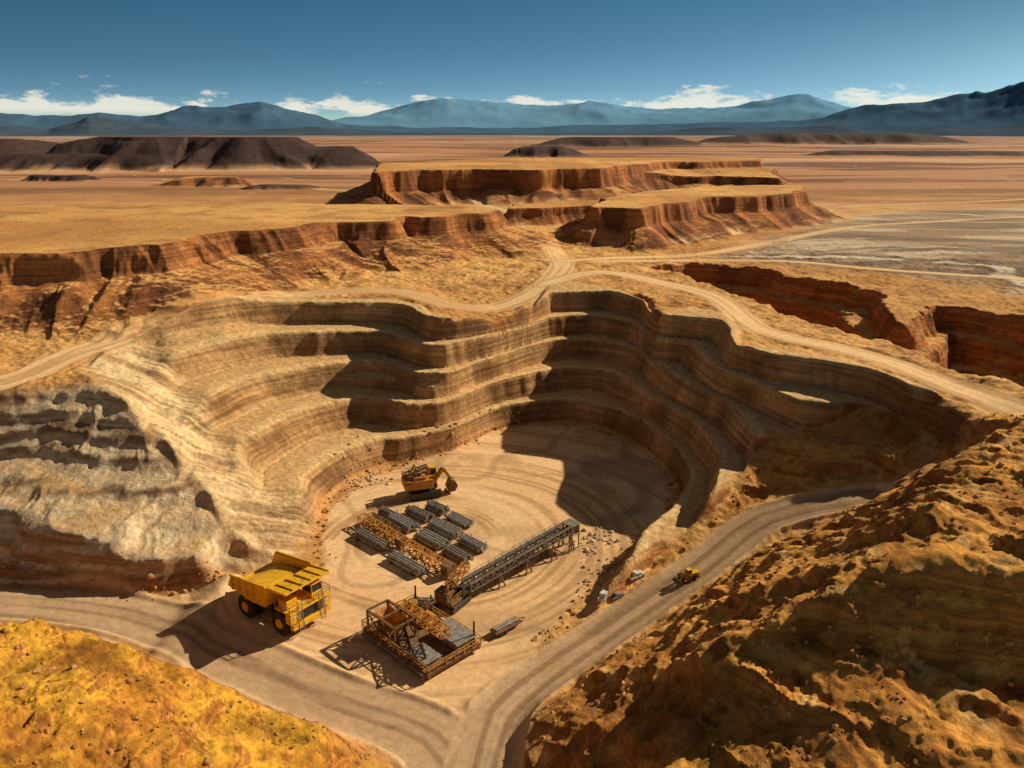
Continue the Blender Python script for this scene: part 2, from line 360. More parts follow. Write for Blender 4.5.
cat[(fc(low)>.5)&(fc(rad)<330)&(fc(Y)>112)]=1
cat[(fc(roadm)>.5)]=2
cat[(fc(mk['mm'])>.01)]=3
P=np.stack([X,Y,Zh],-1).reshape(-1,3)
COL=np.nan_to_num(np.concatenate([col,np.ones(col.shape[:2]+(1,),F)],-1).reshape(-1,4).astype(F),nan=.3)
ROCK=np.nan_to_num(rock.reshape(-1).astype(F)); FLA=mk['fl'].reshape(-1).astype(F)

def nn(nt,t,**k):
    n=nt.nodes.new(t)
    for a,b in k.items(): setattr(n,a,b)
    return n
def terrain_mat():
    m=bpy.data.materials.new('rocky_earth'); m.use_nodes=True; nt=m.node_tree; L=nt.links
    bs=nt.nodes['Principled BSDF']; bs.inputs['Roughness'].default_value=.95; bs.inputs['Specular IOR Level'].default_value=.12
    ac=nn(nt,'ShaderNodeAttribute',attribute_name='Col'); ar=nn(nt,'ShaderNodeAttribute',attribute_name='rock'); af=nn(nt,'ShaderNodeAttribute',attribute_name='graded')
    g=nn(nt,'ShaderNodeNewGeometry')
    n1=nn(nt,'ShaderNodeTexNoise'); n1.inputs['Scale'].default_value=.9; n1.inputs['Detail'].default_value=9; n1.inputs['Roughness'].default_value=.7
    L.new(g.outputs['Position'],n1.inputs['Vector'])
    mp=nn(nt,'ShaderNodeMapping'); mp.inputs['Scale'].default_value=(.04,.04,1.5); L.new(g.outputs['Position'],mp.inputs['Vector'])
    n2=nn(nt,'ShaderNodeTexNoise'); n2.inputs['Scale'].default_value=1; n2.inputs['Detail'].default_value=5; n2.inputs['Roughness'].default_value=.62; L.new(mp.outputs[0],n2.inputs['Vector'])
    r1=nn(nt,'ShaderNodeMapRange'); r1.inputs[1].default_value=.3; r1.inputs[2].default_value=.7; r1.inputs[4].default_value=1.28; L.new(n1.outputs[0],r1.inputs[0])
    lo_=nn(nt,'ShaderNodeMapRange'); lo_.inputs[3].default_value=.64; lo_.inputs[4].default_value=.86; L.new(af.outputs['Fac'],lo_.inputs[0]); L.new(lo_.outputs[0],r1.inputs[3])
    r2=nn(nt,'ShaderNodeMapRange'); r2.inputs[1].default_value=.35; r2.inputs[2].default_value=.65; r2.inputs[3].default_value=.62; r2.inputs[4].default_value=1.36; L.new(n2.outputs[0],r2.inputs[0])
    mx=nn(nt,'ShaderNodeMix'); mx.inputs[2].default_value=1.0; L.new(ar.outputs['Fac'],mx.inputs[0]); L.new(r2.outputs[0],mx.inputs[3])
    mu=nn(nt,'ShaderNodeMath',operation='MULTIPLY'); L.new(r1.outputs[0],mu.inputs[0]); L.new(mx.outputs[0],mu.inputs[1])
    vm=nn(nt,'ShaderNodeVectorMath',operation='SCALE'); L.new(ac.outputs['Color'],vm.inputs[0]); L.new(mu.outputs[0],vm.inputs['Scale'])
    L.new(vm.outputs[0],bs.inputs['Base Color'])
    ad=nn(nt,'ShaderNodeMath',operation='MULTIPLY_ADD'); L.new(n2.outputs[0],ad.inputs[0]); L.new(ar.outputs['Fac'],ad.inputs[1]); L.new(n1.outputs[0],ad.inputs[2])
    bp=nn(nt,'ShaderNodeBump'); bp.inputs['Distance'].default_value=.5; L.new(ad.outputs[0],bp.inputs['Height']); L.new(bp.outputs[0],bs.inputs['Normal'])
    bs_=nn(nt,'ShaderNodeMapRange'); bs_.inputs[3].default_value=.8; bs_.inputs[4].default_value=.25; L.new(af.outputs['Fac'],bs_.inputs[0]); L.new(bs_.outputs[0],bp.inputs['Strength'])
    return m
TM=terrain_mat()
def make_mesh(name,P,Q,smooth=True):
    me=bpy.data.meshes.new(name); me.vertices.add(len(P)); me.vertices.foreach_set('co',np.ascontiguousarray(P,F).ravel())
    k=Q.shape[1]
    me.loops.add(Q.size); me.loops.foreach_set('vertex_index',Q.ravel().astype(np.int32))
    me.polygons.add(len(Q)); me.polygons.foreach_set('loop_start',np.arange(0,Q.size,k,dtype=np.int32))
    me.polygons.foreach_set('use_smooth',np.full(len(Q),smooth))
    me.update(calc_edges=True)
    return me
def link(name,me,mat=None,parent=None):
    o=bpy.data.objects.new(name,me); scene.collection.objects.link(o)
    if mat: me.materials.append(mat)
    if parent: o.parent=parent
    return o
for c,name in ((0,'ground'),(1,'pit_floor'),(2,'haul_road'),(3,'mesa')):
    q=quad[cat==c]; used=np.zeros(len(P),bool); used[q.ravel()]=True; u=np.nonzero(used)[0]
    remap=np.zeros(len(P),np.int32); remap[u]=np.arange(len(u)); q=remap[q]
    me=make_mesh(name,P[u],q)
    a=me.attributes.new('Col','FLOAT_COLOR','POINT'); a.data.foreach_set('color',COL[u].ravel())
    a=me.attributes.new('rock','FLOAT','POINT'); a.data.foreach_set('value',ROCK[u])
    a=me.attributes.new('graded','FLOAT','POINT'); a.data.foreach_set('value',FLA[u])
    link(name,me,TM)
# ---------------------------------------------------------------- mountains
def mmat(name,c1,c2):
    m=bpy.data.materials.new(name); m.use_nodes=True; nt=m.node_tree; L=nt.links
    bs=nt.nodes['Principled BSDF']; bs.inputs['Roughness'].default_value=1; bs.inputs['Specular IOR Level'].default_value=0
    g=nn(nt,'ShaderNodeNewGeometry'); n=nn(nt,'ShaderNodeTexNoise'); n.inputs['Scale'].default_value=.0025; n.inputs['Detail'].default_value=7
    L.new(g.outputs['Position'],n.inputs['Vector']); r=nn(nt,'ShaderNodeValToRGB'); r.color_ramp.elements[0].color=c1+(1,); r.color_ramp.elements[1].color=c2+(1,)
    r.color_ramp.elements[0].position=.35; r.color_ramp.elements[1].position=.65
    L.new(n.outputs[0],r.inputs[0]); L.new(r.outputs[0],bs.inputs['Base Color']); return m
def mrange(R0,w,prof,c1,c2,seed,jag=.28):
    us=np.array([p[0] for p in prof],float); vs=np.array([p[1] for p in prof],float)
    az=np.arctan((us-512)/FPX)
    a=np.linspace(az[0],az[-1],700); rq=np.linspace(-1,1,44)
    Aa,Q=np.meshgrid(a,rq,indexing='ij')
    cr=np.interp(Aa,az,vs)/FPX*R0
    Rr=R0+Q*w; x=np.sin(Aa)*Rr; y=np.cos(Aa)*Rr
    n=ridged(x/(w*.9),y/(w*.9),5,seed,.48)
    h=cr*(1-np.abs(Q)**1.1)*(1-jag*.5+jag*1.6*(n-.3))
    h=np.where(np.abs(Q)>.99,-20,h)+15
    idx=np.arange(x.size).reshape(x.shape)
    q=np.stack([idx[:-1,:-1],idx[1:,:-1],idx[1:,1:],idx[:-1,1:]],-1).reshape(-1,4)
    me=make_mesh('mountain_range',np.stack([x,y,h],-1).reshape(-1,3),q)
    link('mountain_range',me,mmat('haze_tinted_mountain',c1,c2))  # aerial haze is put into the blue base colours
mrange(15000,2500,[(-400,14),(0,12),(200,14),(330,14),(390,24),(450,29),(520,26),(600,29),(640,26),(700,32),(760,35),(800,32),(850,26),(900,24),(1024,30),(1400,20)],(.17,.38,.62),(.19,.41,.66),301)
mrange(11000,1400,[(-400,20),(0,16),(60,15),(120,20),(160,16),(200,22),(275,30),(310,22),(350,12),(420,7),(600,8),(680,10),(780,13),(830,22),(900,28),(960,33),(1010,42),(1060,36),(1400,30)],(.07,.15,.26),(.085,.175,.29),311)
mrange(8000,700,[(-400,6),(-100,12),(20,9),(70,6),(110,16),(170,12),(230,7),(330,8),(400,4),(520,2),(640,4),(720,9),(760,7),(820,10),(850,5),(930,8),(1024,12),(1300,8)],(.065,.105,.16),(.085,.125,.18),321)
# ---------------------------------------------------------------- rocks
def rocks(name,pts,mat):
    bases=[]
    r_=np.random.RandomState(3)
    for i in range(8):
        bm=bmesh.new(); bmesh.ops.create_icosphere(bm,subdivisions=2,radius=1)
        nr_=r_.randn(7,3); nr_/=np.linalg.norm(nr_,axis=1)[:,None]; off=.55+.35*r_.rand(7)
        co=np.array([v.co[:] for v in bm.verts])
        for q in range(7):
            d=co@nr_[q]; ex=np.clip(d-off[q],0,None); co=co-ex[:,None]*nr_[q]
        co*=np.array([1,.8,.65])
        co+=r_.randn(*co.shape)*.03
        fs=np.array([[v.index for v in f.verts] for f in bm.faces]); bases.append((co,fs)); bm.free()
    Ps=[];Fs=[];o=0
    xs=np.array([p[0] for p in pts]); ys=np.array([p[1] for p in pts]); zs=height(xs,ys)
    for (x,y,s),z in zip(pts,zs):
        co,fs=bases[r_.randint(8)]; a=r_.rand()*6.28; c,s_=math.cos(a),math.sin(a)
        M_=np.array([[c,-s_,0],[s_,c,0],[0,0,1]])
        Ps.append((co*s*(.8+.4*r_.rand(3)))@M_.T+[x,y,z+s*.15]); Fs.append(fs+o); o+=len(co)
    me=make_mesh(name,np.concatenate(Ps),np.concatenate(Fs),False); return link(name,me,mat)
def noisy(name,c1,c2,rough=.8,metal=0,scale=1.5,spec=.3,bump=.1,detail=6,p0=.35,p1=.65):
    m=bpy.data.materials.new(name); m.use_nodes=True; nt=m.node_tree; L=nt.links
    bs=nt.nodes['Principled BSDF']; bs.inputs['Roughness'].default_value=rough; bs.inputs['Metallic'].default_value=metal; bs.inputs['Specular IOR Level'].default_value=spec
    g=nn(nt,'ShaderNodeNewGeometry'); n=nn(nt,'ShaderNodeTexNoise'); n.inputs['Scale'].default_value=scale; n.inputs['Detail'].default_value=detail; n.inputs['Roughness'].default_value=.65
    L.new(g.outputs['Position'],n.inputs['Vector']); r=nn(nt,'ShaderNodeValToRGB'); r.color_ramp.elements[0].color=tuple(c1)+(1,); r.color_ramp.elements[1].color=tuple(c2)+(1,)
    r.color_ramp.elements[0].position=p0; r.color_ramp.elements[1].position=p1
    L.new(n.outputs[0],r.inputs[0]); L.new(r.outputs[0],bs.inputs['Base Color'])
    if bump:
        b=nn(nt,'ShaderNodeBump'); b.inputs['Distance'].default_value=bump; b.inputs['Strength'].default_value=.5; L.new(n.outputs[0],b.inputs['Height']); L.new(b.outputs[0],bs.inputs['Normal'])
    return m
MR=noisy('boulder_stone',(.30,.14,.05),(.66,.36,.14),.95,0,.6,.1,.1)
MRL=noisy('pale_rubble',(.44,.32,.20),(.76,.58,.40),.95,0,.6,.1,.1)
random.seed(5)
pts=[]
while len(pts)<3200:
    x=random.uniform(-90,90); y=random.uniform(48,150)
    w=float(samp(np.maximum(WR,WL),np.array([x]),np.array([y]))[0])
    if w>.3 and vn(np.array([x/7]),np.array([y/7]),5)[0]>.5: pts.append((x,y,random.choice([.08,.1,.12,.15,.2,.35])*random.uniform(.7,1.4)))
fe=spline(FE,1.5)
for p in fe:
    for _ in range(4):
        s=abs(random.gauss(0,.22))+.08
        pts.append((p[0]+random.gauss(0,.9),p[1]+random.gauss(0,.9),min(s,.7)))
rocks('boulder_debris',pts,MR)
pl=[]
for i in range(130):
    u=random.gauss(594,9); v=random.uniform(530,600)
    if i%3==0: u=random.uniform(572,612); v=random.uniform(524,546)
    x,y,_z=S(u,v,0); pl.append((x,y,random.choice([.15,.2,.3,.5])*random.uniform(.6,1.3)))
for _ in range(70):
    x,y,_z=S(random.gauss(365,14),random.gauss(480,5),0); pl.append((x,y,random.uniform(.15,.5)))
rocks('rubble_pile',pl,MRL)
# ---------------------------------------------------------------- machine builder
class B:
    def __init__(s): s.v=[];s.f=[]
    def box(s,c,d,rz=0,ry=0):
        M_=Matrix.Translation(Vector(c))@Matrix.Rotation(rz,4,'Z')@Matrix.Rotation(ry,4,'Y')
        o=len(s.v)
        for i in (-1,1):
            for j in (-1,1):
                for k in (-1,1): s.v.append(M_@Vector((i*d[0]/2,j*d[1]/2,k*d[2]/2)))
        for q in ((0,1,3,2),(4,6,7,5),(0,4,5,1),(2,3,7,6),(0,2,6,4),(1,5,7,3)): s.f.append([o+i for i in q])
        return s
    def beam(s,p,q,w=.2,h=None):
        p=Vector(p);q=Vector(q); h=h or w; d=q-p
        if d.length<1e-6: return s
        z=d.normalized(); up=Vector((0,0,1)) if abs(z.z)<.95 else Vector((1,0,0))
        x=z.cross(up).normalized(); y=x.cross(z)
        o=len(s.v)
        for e in (p,q):
            for a,b in ((-1,-1),(1,-1),(1,1),(-1,1)): s.v.append(e+x*a*w/2+y*b*h/2)
        for q_ in ((0,1,2,3),(7,6,5,4),(0,4,5,1),(1,5,6,2),(2,6,7,3),(3,7,4,0)): s.f.append([o+i for i in q_])
        return s
    def cyl(s,p,q,r,n=20,r2=None):
        p=Vector(p);q=Vector(q); r2=r if r2 is None else r2; z=(q-p).normalized(); up=Vector((0,0,1)) if abs(z.z)<.95 else Vector((1,0,0))
        x=z.cross(up).normalized(); y=x.cross(z); o=len(s.v)
        for e,rr_ in ((p,r),(q,r2)):
            for i in range(n):
                a=i*2*math.pi/n; s.v.append(e+(x*math.cos(a)+y*math.sin(a))*rr_)
        for i in range(n): j=(i+1)%n; s.f.append([o+i,o+j,o+n+j,o+n+i])
        s.f.append([o+i for i in range(n)][::-1]); s.f.append([o+n+i for i in range(n)]); return s
    def prism(s,prof,y0,y1):
        o=len(s.v); n=len(prof)
        for y in (y0,y1):
            for a,b in prof: s.v.append(Vector((a,y,b)))
        for i in range(n): j=(i+1)%n; s.f.append([o+i,o+j,o+n+j,o+n+i])
        s.f.append([o+i for i in range(n)][::-1]); s.f.append([o+n+i for i in range(n)]); return s
    def truss(s,p,q,w,h,n,t=.16):
        p=Vector(p);q=Vector(q); d=(q-p); z=d.normalized(); x=z.cross(Vector((0,0,1))).normalized(); y=x.cross(z)
        cs=[(-w/2,0),(w/2,0),(w/2,h),(-w/2,h)]
        g=lambda i,c: p+d*(i/n)+x*cs[c][0]+y*cs[c][1]
        for c in range(4): s.beam(g(0,c),g(n,c),t*1.3)
        for i in range(n+1):
            for c in range(4): s.beam(g(i,c),g(i,(c+1)%4),t)
        for i in range(n):
            for c in range(4):
                e=(c+1)%4
                s.beam(g(i,c if i%2 else e),g(i+1,e if i%2 else c),t)
        return s
    def rail(s,pts,h=1.1,t=.07):
        for a,b in zip(pts[:-1],pts[1:]):
            a=Vector(a);b=Vector(b); n=max(1,int((b-a).length/1.4))
            for i in range(n+1):
                c=a+(b-a)*i/n; s.beam(c,c+Vector((0,0,h)),t)
            for k in (h,h*.55): s.beam(a+Vector((0,0,k)),b+Vector((0,0,k)),t)
        return s
    def obj(s,name,parent,mat,bev=0,smooth=False):
        me=bpy.data.meshes.new(name); me.from_pydata([v[:] for v in s.v],[],s.f)
        bm=bmesh.new(); bm.from_mesh(me); bmesh.ops.recalc_face_normals(bm,faces=bm.faces)
        if bev: bmesh.ops.bevel(bm,geom=list(bm.edges),offset=bev,segments=1,affect='EDGES',clamp_overlap=True)
        bm.to_mesh(me); bm.free()
        return link(name,me,mat,parent)
def emp(name,x,y,rz,z=None,sc=1):
    e=bpy.data.objects.new(name,None); scene.collection.objects.link(e); e.location=(x,y,hz(x,y) if z is None else z); e.rotation_euler=(0,0,math.radians(rz)); e.scale=(sc,)*3; return e
YEL=noisy('weathered_yellow_paint',(.34,.19,.06),(.90,.48,.012),.5,0,1.2,.4,.02,8,.32,.48)
ORG=noisy('rusty_orange_paint',(.20,.09,.04),(.64,.28,.04),.65,0,1.5,.3,.03,8,.33,.55)
STL=noisy('dusty_steel',(.18,.14,.11),(.38,.33,.28),.6,.3,1.6,.4,.02)
DRK=noisy('dark_greasy_steel',(.03,.026,.022),(.10,.08,.06),.6,.2,2,.4,.02)
RUB=noisy('dusty_rubber',(.018,.016,.015),(.085,.065,.045),.85,0,1.5,.2,.03)
GLS=noisy('cab_glass',(.02,.03,.035),(.03,.045,.05),.12,0,1,.6,0)
WHT=noisy('dusty_white_paint',(.45,.40,.33),(.78,.76,.72),.45,0,2,.4,.0)
PIP=noisy('galvanised_pipe',(.26,.23,.20),(.55,.52,.48),.45,.4,1.5,.5,.0)
BRN=noisy('brown_rusted_steel',(.10,.055,.03),(.32,.18,.08),.75,.1,1.8,.3,.03)
def wheel(b,hub,x,y,r,w):
    n=28
    b.cyl((x,y-w/2,r),(x,y-w*.38,r),r*.9,n,r); b.cyl((x,y-w*.38,r),(x,y+w*.38,r),r,n); b.cyl((x,y+w*.38,r),(x,y+w/2,r),r,n,r*.9)
    for i in range(n):
        a=i*2*math.pi/n; c=Vector((x+math.cos(a)*r,y,r+math.sin(a)*r))
        b.beam(c+Vector((0,-w*.36,0)),c+Vector((0,w*.36,0)),.16,.12)
    for sg in (-1,1):
        hub.cyl((x,y+sg*w*.3,r),(x,y+sg*(w/2+.06),r),r*.52,20,r*.42)
        hub.cyl((x,y+sg*w*.3,r),(x,y+sg*(w/2+.22),r),r*.2,12)
def truck():
    x,y,_=S(283,613,0); e=emp('mining_dump_truck',x,y,-36,0.02,1.04)
    t=B();h=B()
    for sy in (-1,1):
        wheel(t,h,4.0,sy*3.0,1.75,1.35)
        wheel(t,h,-3.4,sy*3.25,1.75,1.2); wheel(t,h,-3.4,sy*1.85,1.75,1.2)
    t.obj('tyres',e,RUB); h.obj('wheel_hubs',e,YEL)
    b=B(); b.box((0.2,1.1,2.3),(12,.6,1.0)); b.box((.2,-1.1,2.3),(12,.6,1.0)); b.cyl((-3.4,-3.6,1.75),(-3.4,3.6,1.75),.6); b.cyl((4,-3.3,1.75),(4,3.3,1.75),.45)
    b.box((0,0,2.2),(1,2.6,.8)); b.box((4.4,0,2.9),(3.6,3.4,1.8)); b.obj('chassis',e,DRK,.04)
    b=B()
    b.prism([(-6.9,3.9),(-2.0,3.15),(1.4,3.45),(2.5,6.5),(2.25,6.55),(1.2,3.75),(-2.0,3.45),(-6.9,4.2)],-3.75,3.75)
    side=[(-6.9,4.15),(-2,3.4),(1.3,3.7),(2.4,6.7),(6.3,7.15),(6.3,7.4),(2.2,7.05),(-5.9,6.2)]
    b.prism(side,3.76,3.98); b.prism(side,-3.98,-3.76)
    b.prism([(2.3,6.55),(6.3,7.05),(6.3,7.3),(2.3,6.85)],-3.75,3.75)
    b.obj('dump_body',e,YEL,.03)
    b=B()
    for sy in (-1,1):
        yy=sy*4.1
        for xx,z0,z1 in ((-5.6,4.1,6.15),(-4.0,3.8,6.35),(-2.4,3.6,6.5),(-.8,3.6,6.7),(.8,3.8,6.85)):
            b.beam((xx,yy,z0),(xx,yy,z1),.28,.24)
        b.beam((-5.9,yy,6.25),(2.3,yy,7.1),.3,.3)
    for xx in (-6.3,-4.6,-3,-1.2,.4): b.box((xx,0,3.35 if xx>-3 else 3.55),(.3,7.3,.35))
    for yy in (-2.4,-.8,.8,2.4): b.beam((2.6,yy,7.0),(6.2,yy,7.36),.25,.18)
    b.obj('body_ribs',e,YEL,.02)
    b=B(); b.prism([(-6.2,4.15),(-2,3.5),(1.2,3.8),(1.9,5.4),(.6,5.9),(-1.5,5.6),(-3.6,5.2),(-5.2,4.5)],-3.4,3.4); b.obj('dusty_bed_liner',e,YEL,.5)
    b=B(); b.box((4.9,0,3.95),(3.4,7.3,.22)); b.box((6.35,0,1.75),(.7,6.6,.8)); b.box((6.0,2.85,3.1),(1.1,1.5,1.5)); b.box((6.0,-2.85,3.1),(1.1,1.5,1.5)); b.box((5.4,0,3.1),(1.7,3.6,1.6))
    b.prism([(5.1,4.05),(3.4,4.05),(3.4,4.6),(4.8,4.6)],-1.0,1.0)
    b.box((4.6,1.95,4.4),(2.2,2.0,.7)); b.box((4.6,1.95,6.15),(2.4,2.1,.2))
    for ax in (3.6,5.6):
        for ay in (1.05,2.85): b.beam((ax,ay,4.7),(ax,ay,6.1),.18)
    b.box((4.4,-2.2,4.7),(1.8,1.8,1.2)); b.obj('front_deck_and_cab',e,YEL,.05)
    b=B(); b.box((4.6,1.95,5.4),(1.9,1.7,1.35)); b.obj('cab_windows',e,GLS)
    b=B(); b.box((6.27,0,3.15),(.08,2.9,1.7))
    for i in range(8): b.box((6.33,0,2.45+i*.2),(.06,2.9,.07))
    b.cyl((-1,-2.3,2.3),(1.4,-2.3,2.3),.65); b.cyl((-1,2.3,2.3),(1.0,2.3,2.3),.75); b.obj('radiator_grille_and_tanks',e,DRK)
    b=B(); b.rail([(6.5,3.6,4.05),(6.5,.6,4.05)]); b.rail([(6.5,-.6,4.05),(6.5,-3.6,4.05),(3.3,-3.6,4.05)]); b.rail([(6.5,3.6,4.05),(3.3,3.6,4.05)])
    for sy in (-1,1):
        for i in range(9): b.beam((6.75-i*.02,sy*1.9-.35,.9+i*.38),(6.75-i*.02,sy*1.9+.35,.9+i*.38),.07)
        b.beam((6.78,sy*1.9-.4,.8),(6.5,sy*1.9-.4,5),.08); b.beam((6.78,sy*1.9+.4,.8),(6.5,sy*1.9+.4,5),.08)
    b.obj('handrails_and_ladders',e,STL)
    b=B()
    for yy in (-2.9,-2.4,2.4,2.9): b.cyl((6.5,yy,3.3),(6.62,yy,3.3),.2,12)
    b.obj('headlights',e,WHT)
truck()
def crusher():
    x,y,_=S(421,643,0); e=emp('mobile_crusher_platform',x,y,-45,0.03)
    L,W=15,9.6
    b=B(); b.box((0,0,1.1),(L,W,.25))
    for sy in (-1,1): b.box((0,sy*(W/2-.3),.75),(L,.4,.5))
    for xx in np.linspace(-L/2+.3,L/2-.3,8): b.box((xx,0,.7),(.3,W-.9,.4))
    b.obj('base_frame',e,BRN,.03)
    b=B()
    for sy in (-1,1):
        for xx in (-5,5): b.box((xx,sy*3.2,.28),(4,1,.5))
    b.obj('skids',e,DRK,.05)
    b=B(); b.rail([(-L/2,-W/2,1.22),(L/2,-W/2,1.22),(L/2,W/2,1.22),(-L/2,W/2,1.22),(-L/2,-W/2,1.22)],1.2,.1); b.obj('handrails',e,ORG)
    b=B()
    for xx in (-6.8,-3.6,-.4): 
        for yy in (-4.2,-.6): b.beam((xx,yy,1.2),(xx,yy,4.2),.28)
    for yy in (-4.2,-.6): b.beam((-6.9,yy,4.2),(-.3,yy,4.2),.28)
    for xx in (-6.8,-3.6,-.4): b.beam((xx,-4.2,4.2),(xx,-.6,4.2),.24)
    for x0 in (-6.8,-3.6):
        for yy in (-4.2,-.6): b.beam((x0,yy,1.3),(x0+3.2,yy,4.1),.14); b.beam((x0+3.2,yy,1.3),(x0,yy,4.1),.14)
    b.obj('gantry_frame',e,BRN)
    b=B(); b.truss((-6.6,1.6,1.8),(6.4,-.6,4.4),1.5,1.2,9,.13); b.obj('feed_boom',e,ORG)
    b=B()
    for i in range(13): b.box((1.2+i*.46,2.75,2.42+.06*(i%2)),(.44,3.6,.1))
    for i in range(9): b.box((2.6+i*.46,-2.9,2.02+.06*(i%2)),(.44,2.8,.1))
    b.obj('corrugated_roof',e,PIP)
    b=B(); b.box((3.9,2.75,1.8),(5.2,3.2,1.1)); b.box((4.4,-2.9,1.6),(3.6,2.4,.75)); b.obj('engine_house',e,STL,.04)
    b=B()
    o=len(b.v)
    for (a,c,z) in ((-5.9,-3.6,4.0),(-1.6,-3.6,4.0),(-1.6,-1.1,4.0),(-5.9,-1.1,4.0),(-4.5,-2.9,2.0),(-3.0,-2.9,2.0),(-3.0,-1.8,2.0),(-4.5,-1.8,2.0)): b.v.append(Vector((a,c,z)))
    for i in range(4): j=(i+1)%4; b.f.append([o+i,o+j,o+4+j,o+4+i])
    b.cyl((-5.2,2.9,1.2),(-5.2,2.9,3.0),.8); b.cyl((-3.1,3.1,2.0),(-.6,3.1,2.0),.7); b.box((-3.8,-2.3,1.6),(2.2,1.8,.8))
    b.obj('hopper_and_tanks',e,ORG)
    b=B(); b.truss((-7.4,4.2,1.3),(-2.2,4.2,3.6),.9,.6,5,.1); b.truss((-7.0,-4.9,.4),(6.8,-4.9,.4),.6,.6,12,.08); b.obj('side_trusses',e,STL)
    b=B()
    for xx in (-6.5,-2.8,6.6): b.cyl((xx,4.3,1.2),(xx,4.3,4.6),.14,8)
    b.obj('vent_pipes',e,DRK)
crusher()
def conveyor():
    x,y,_=S(462,602,0); ex,ey,_=S(568,548,0)
    L=math.hypot(ex-x,ey-y); rz=math.degrees(math.atan2(ey-y,ex-x)); e=emp('belt_conveyor',x,y,rz,0)
    b=B(); b.truss((1,.95,1.9),(L,.95,3.4),.35,1.3,20,.1); b.truss((1,-.95,1.9),(L,-.95,3.4),.35,1.3,20,.1)
    for i in range(21): 
        xx=1+(L-1)*i/20; b.beam((xx,-1,1.9+1.5*i/20),(xx,1,1.9+1.5*i/20),.12)
    b.obj('side_trusses',e,STL)
    b=B(); b.beam((0.5,0,2.35),(L+.6,0,3.95),1.3,.12); b.obj('belt',e,RUB)
    b=B()
    for i in range(24):
        xx=1+(L-1)*i/23; b.cyl((xx,-.75,2.2+1.5*i/23),(xx,.75,2.2+1.5*i/23),.13,8)
    b.cyl((L+.6,-.8,3.9),(L+.6,.8,3.9),.4,14); b.obj('rollers',e,DRK)
    b=B()
    for fx in (.3,.55,.8,.98):
        xx=L*fx; zt=1.9+1.5*fx
        for sy in (-1,1): b.beam((xx-.7,sy*1.3,0),(xx,sy*1,zt),.2); b.beam((xx+.7,sy*1.3,0),(xx,sy*1,zt),.2)
        b.beam((xx,-1.3,.9),(xx,1.3,.9),.12)
    b.obj('support_legs',e,BRN)
    b=B(); b.box(((L+1)/2,1.75,2.75),(L-2,.7,.08),0,-math.atan2(1.5,L)); b.rail([(1.6,2.05,2.0),(L-1,2.05,3.45)],1.0,.06); b.obj('walkway',e,STL)
    b=B(); b.box((L+.6,0,2.9),(2.6,2.6,.2)); b.box((L+1,0,3.6),(1.4,1.9,1.6))
    for sx in (-.9,.9):
        for sy in (-1,1): b.beam((L+.6+sx,sy*1.1,0),(L+.6+sx,sy*1.1,4.6),.2)
    b.box((L+.6,0,4.7),(2.2,2.6,.12)); b.obj('discharge_head',e,STL,.03)
    e2=emp('tracked_feeder_machine',x-1.6,y-.5,rz+14,0)
    b=B()
    for sy in (-1,1): b.prism([(-2.4,.25),(-2.0,0),(2.0,0),(2.4,.25),(2.4,.75),(2.0,1.05),(-2.0,1.05),(-2.4,.75)],sy*1.7-.4,sy*1.7+.4)
    b.obj('crawler_tracks',e2,DRK,.04)
    b=B(); b.box((0,0,1.35),(4.4,3.4,.6)); b.box((-1.2,.4,2.3),(2.0,2.4,1.4)); b.beam((1.8,-.9,1.2),(-.6,-.9,4.6),.3); b.beam((1.8,.9,1.2),(-.6,.9,4.6),.3); b.beam((-.6,-.9,4.6),(-.6,.9,4.6),.25); b.obj('machine_house',e2,BRN,.05)
    b=B(); b.box((1.2,-1.2,2.35),(1.3,1.2,1.5)); b.obj('operator_cab',e2,GLS,.05)
    b=B(); b.truss((-.5,0,3.0),(4.2,0,4.4),1.2,.9,5,.12); b.cyl((-2,-.9,3.0),(-2,-.9,4.2),.14,8); b.rail([(-2.2,-1.7,1.65),(2.2,-1.7,1.65)],1,.06); b.obj('loading_boom',e2,ORG)
conveyor()
def pipes(u,v,n,lay,L,r,mat,rz=-44):
    x,y,_=S(u,v,0); e=emp('pipe_stack',x,y,rz+random.uniform(-3,3),0.02)
    b=B(); 
    for k in range(lay):
        for i in range(n-k):
            yy=(i-(n-k-1)/2)*2.08*r; zz=.25+r+k*1.76*r; j=random.uniform(-.4,.4); b.cyl((-L/2+j,yy,zz),(L/2+j,yy,zz),r,12)
    b.obj('pipes',e,mat)
    b=B()
    for xx in (-L*.35,L*.35): b.box((xx,0,.12),(.3,n*2.1*r,.24)); b.beam((xx,n*1.04*r+.1,0),(xx,n*1.04*r+.1,.25+lay*1.8*r),.12); b.beam((xx,-n*1.04*r-.1,0),(xx,-n*1.04*r-.1,.25+lay*1.8*r),.12)
    b.obj('timber_bearers',e,BRN)
for u,v,n,lay,L,r,mt in ((372,543,4,2,8,.3,STL),(407,567,4,2,8,.3,PIP),(403,526,5,2,6.5,.3,PIP),(432,543,5,2,6.5,.3,PIP),(457,558,4,2,5.5,.3,STL),(420,517,4,2,6,.3,STL),(446,532,5,2,7,.3,PIP),(473,547,4,2,5.5,.3,PIP),(437,511,4,2,4.5,.32,STL),(460,522,4,1,6,.3,PIP),(388,516,3,2,4,.3,STL)):
    pipes(u,v,n,lay,L,r,mt)
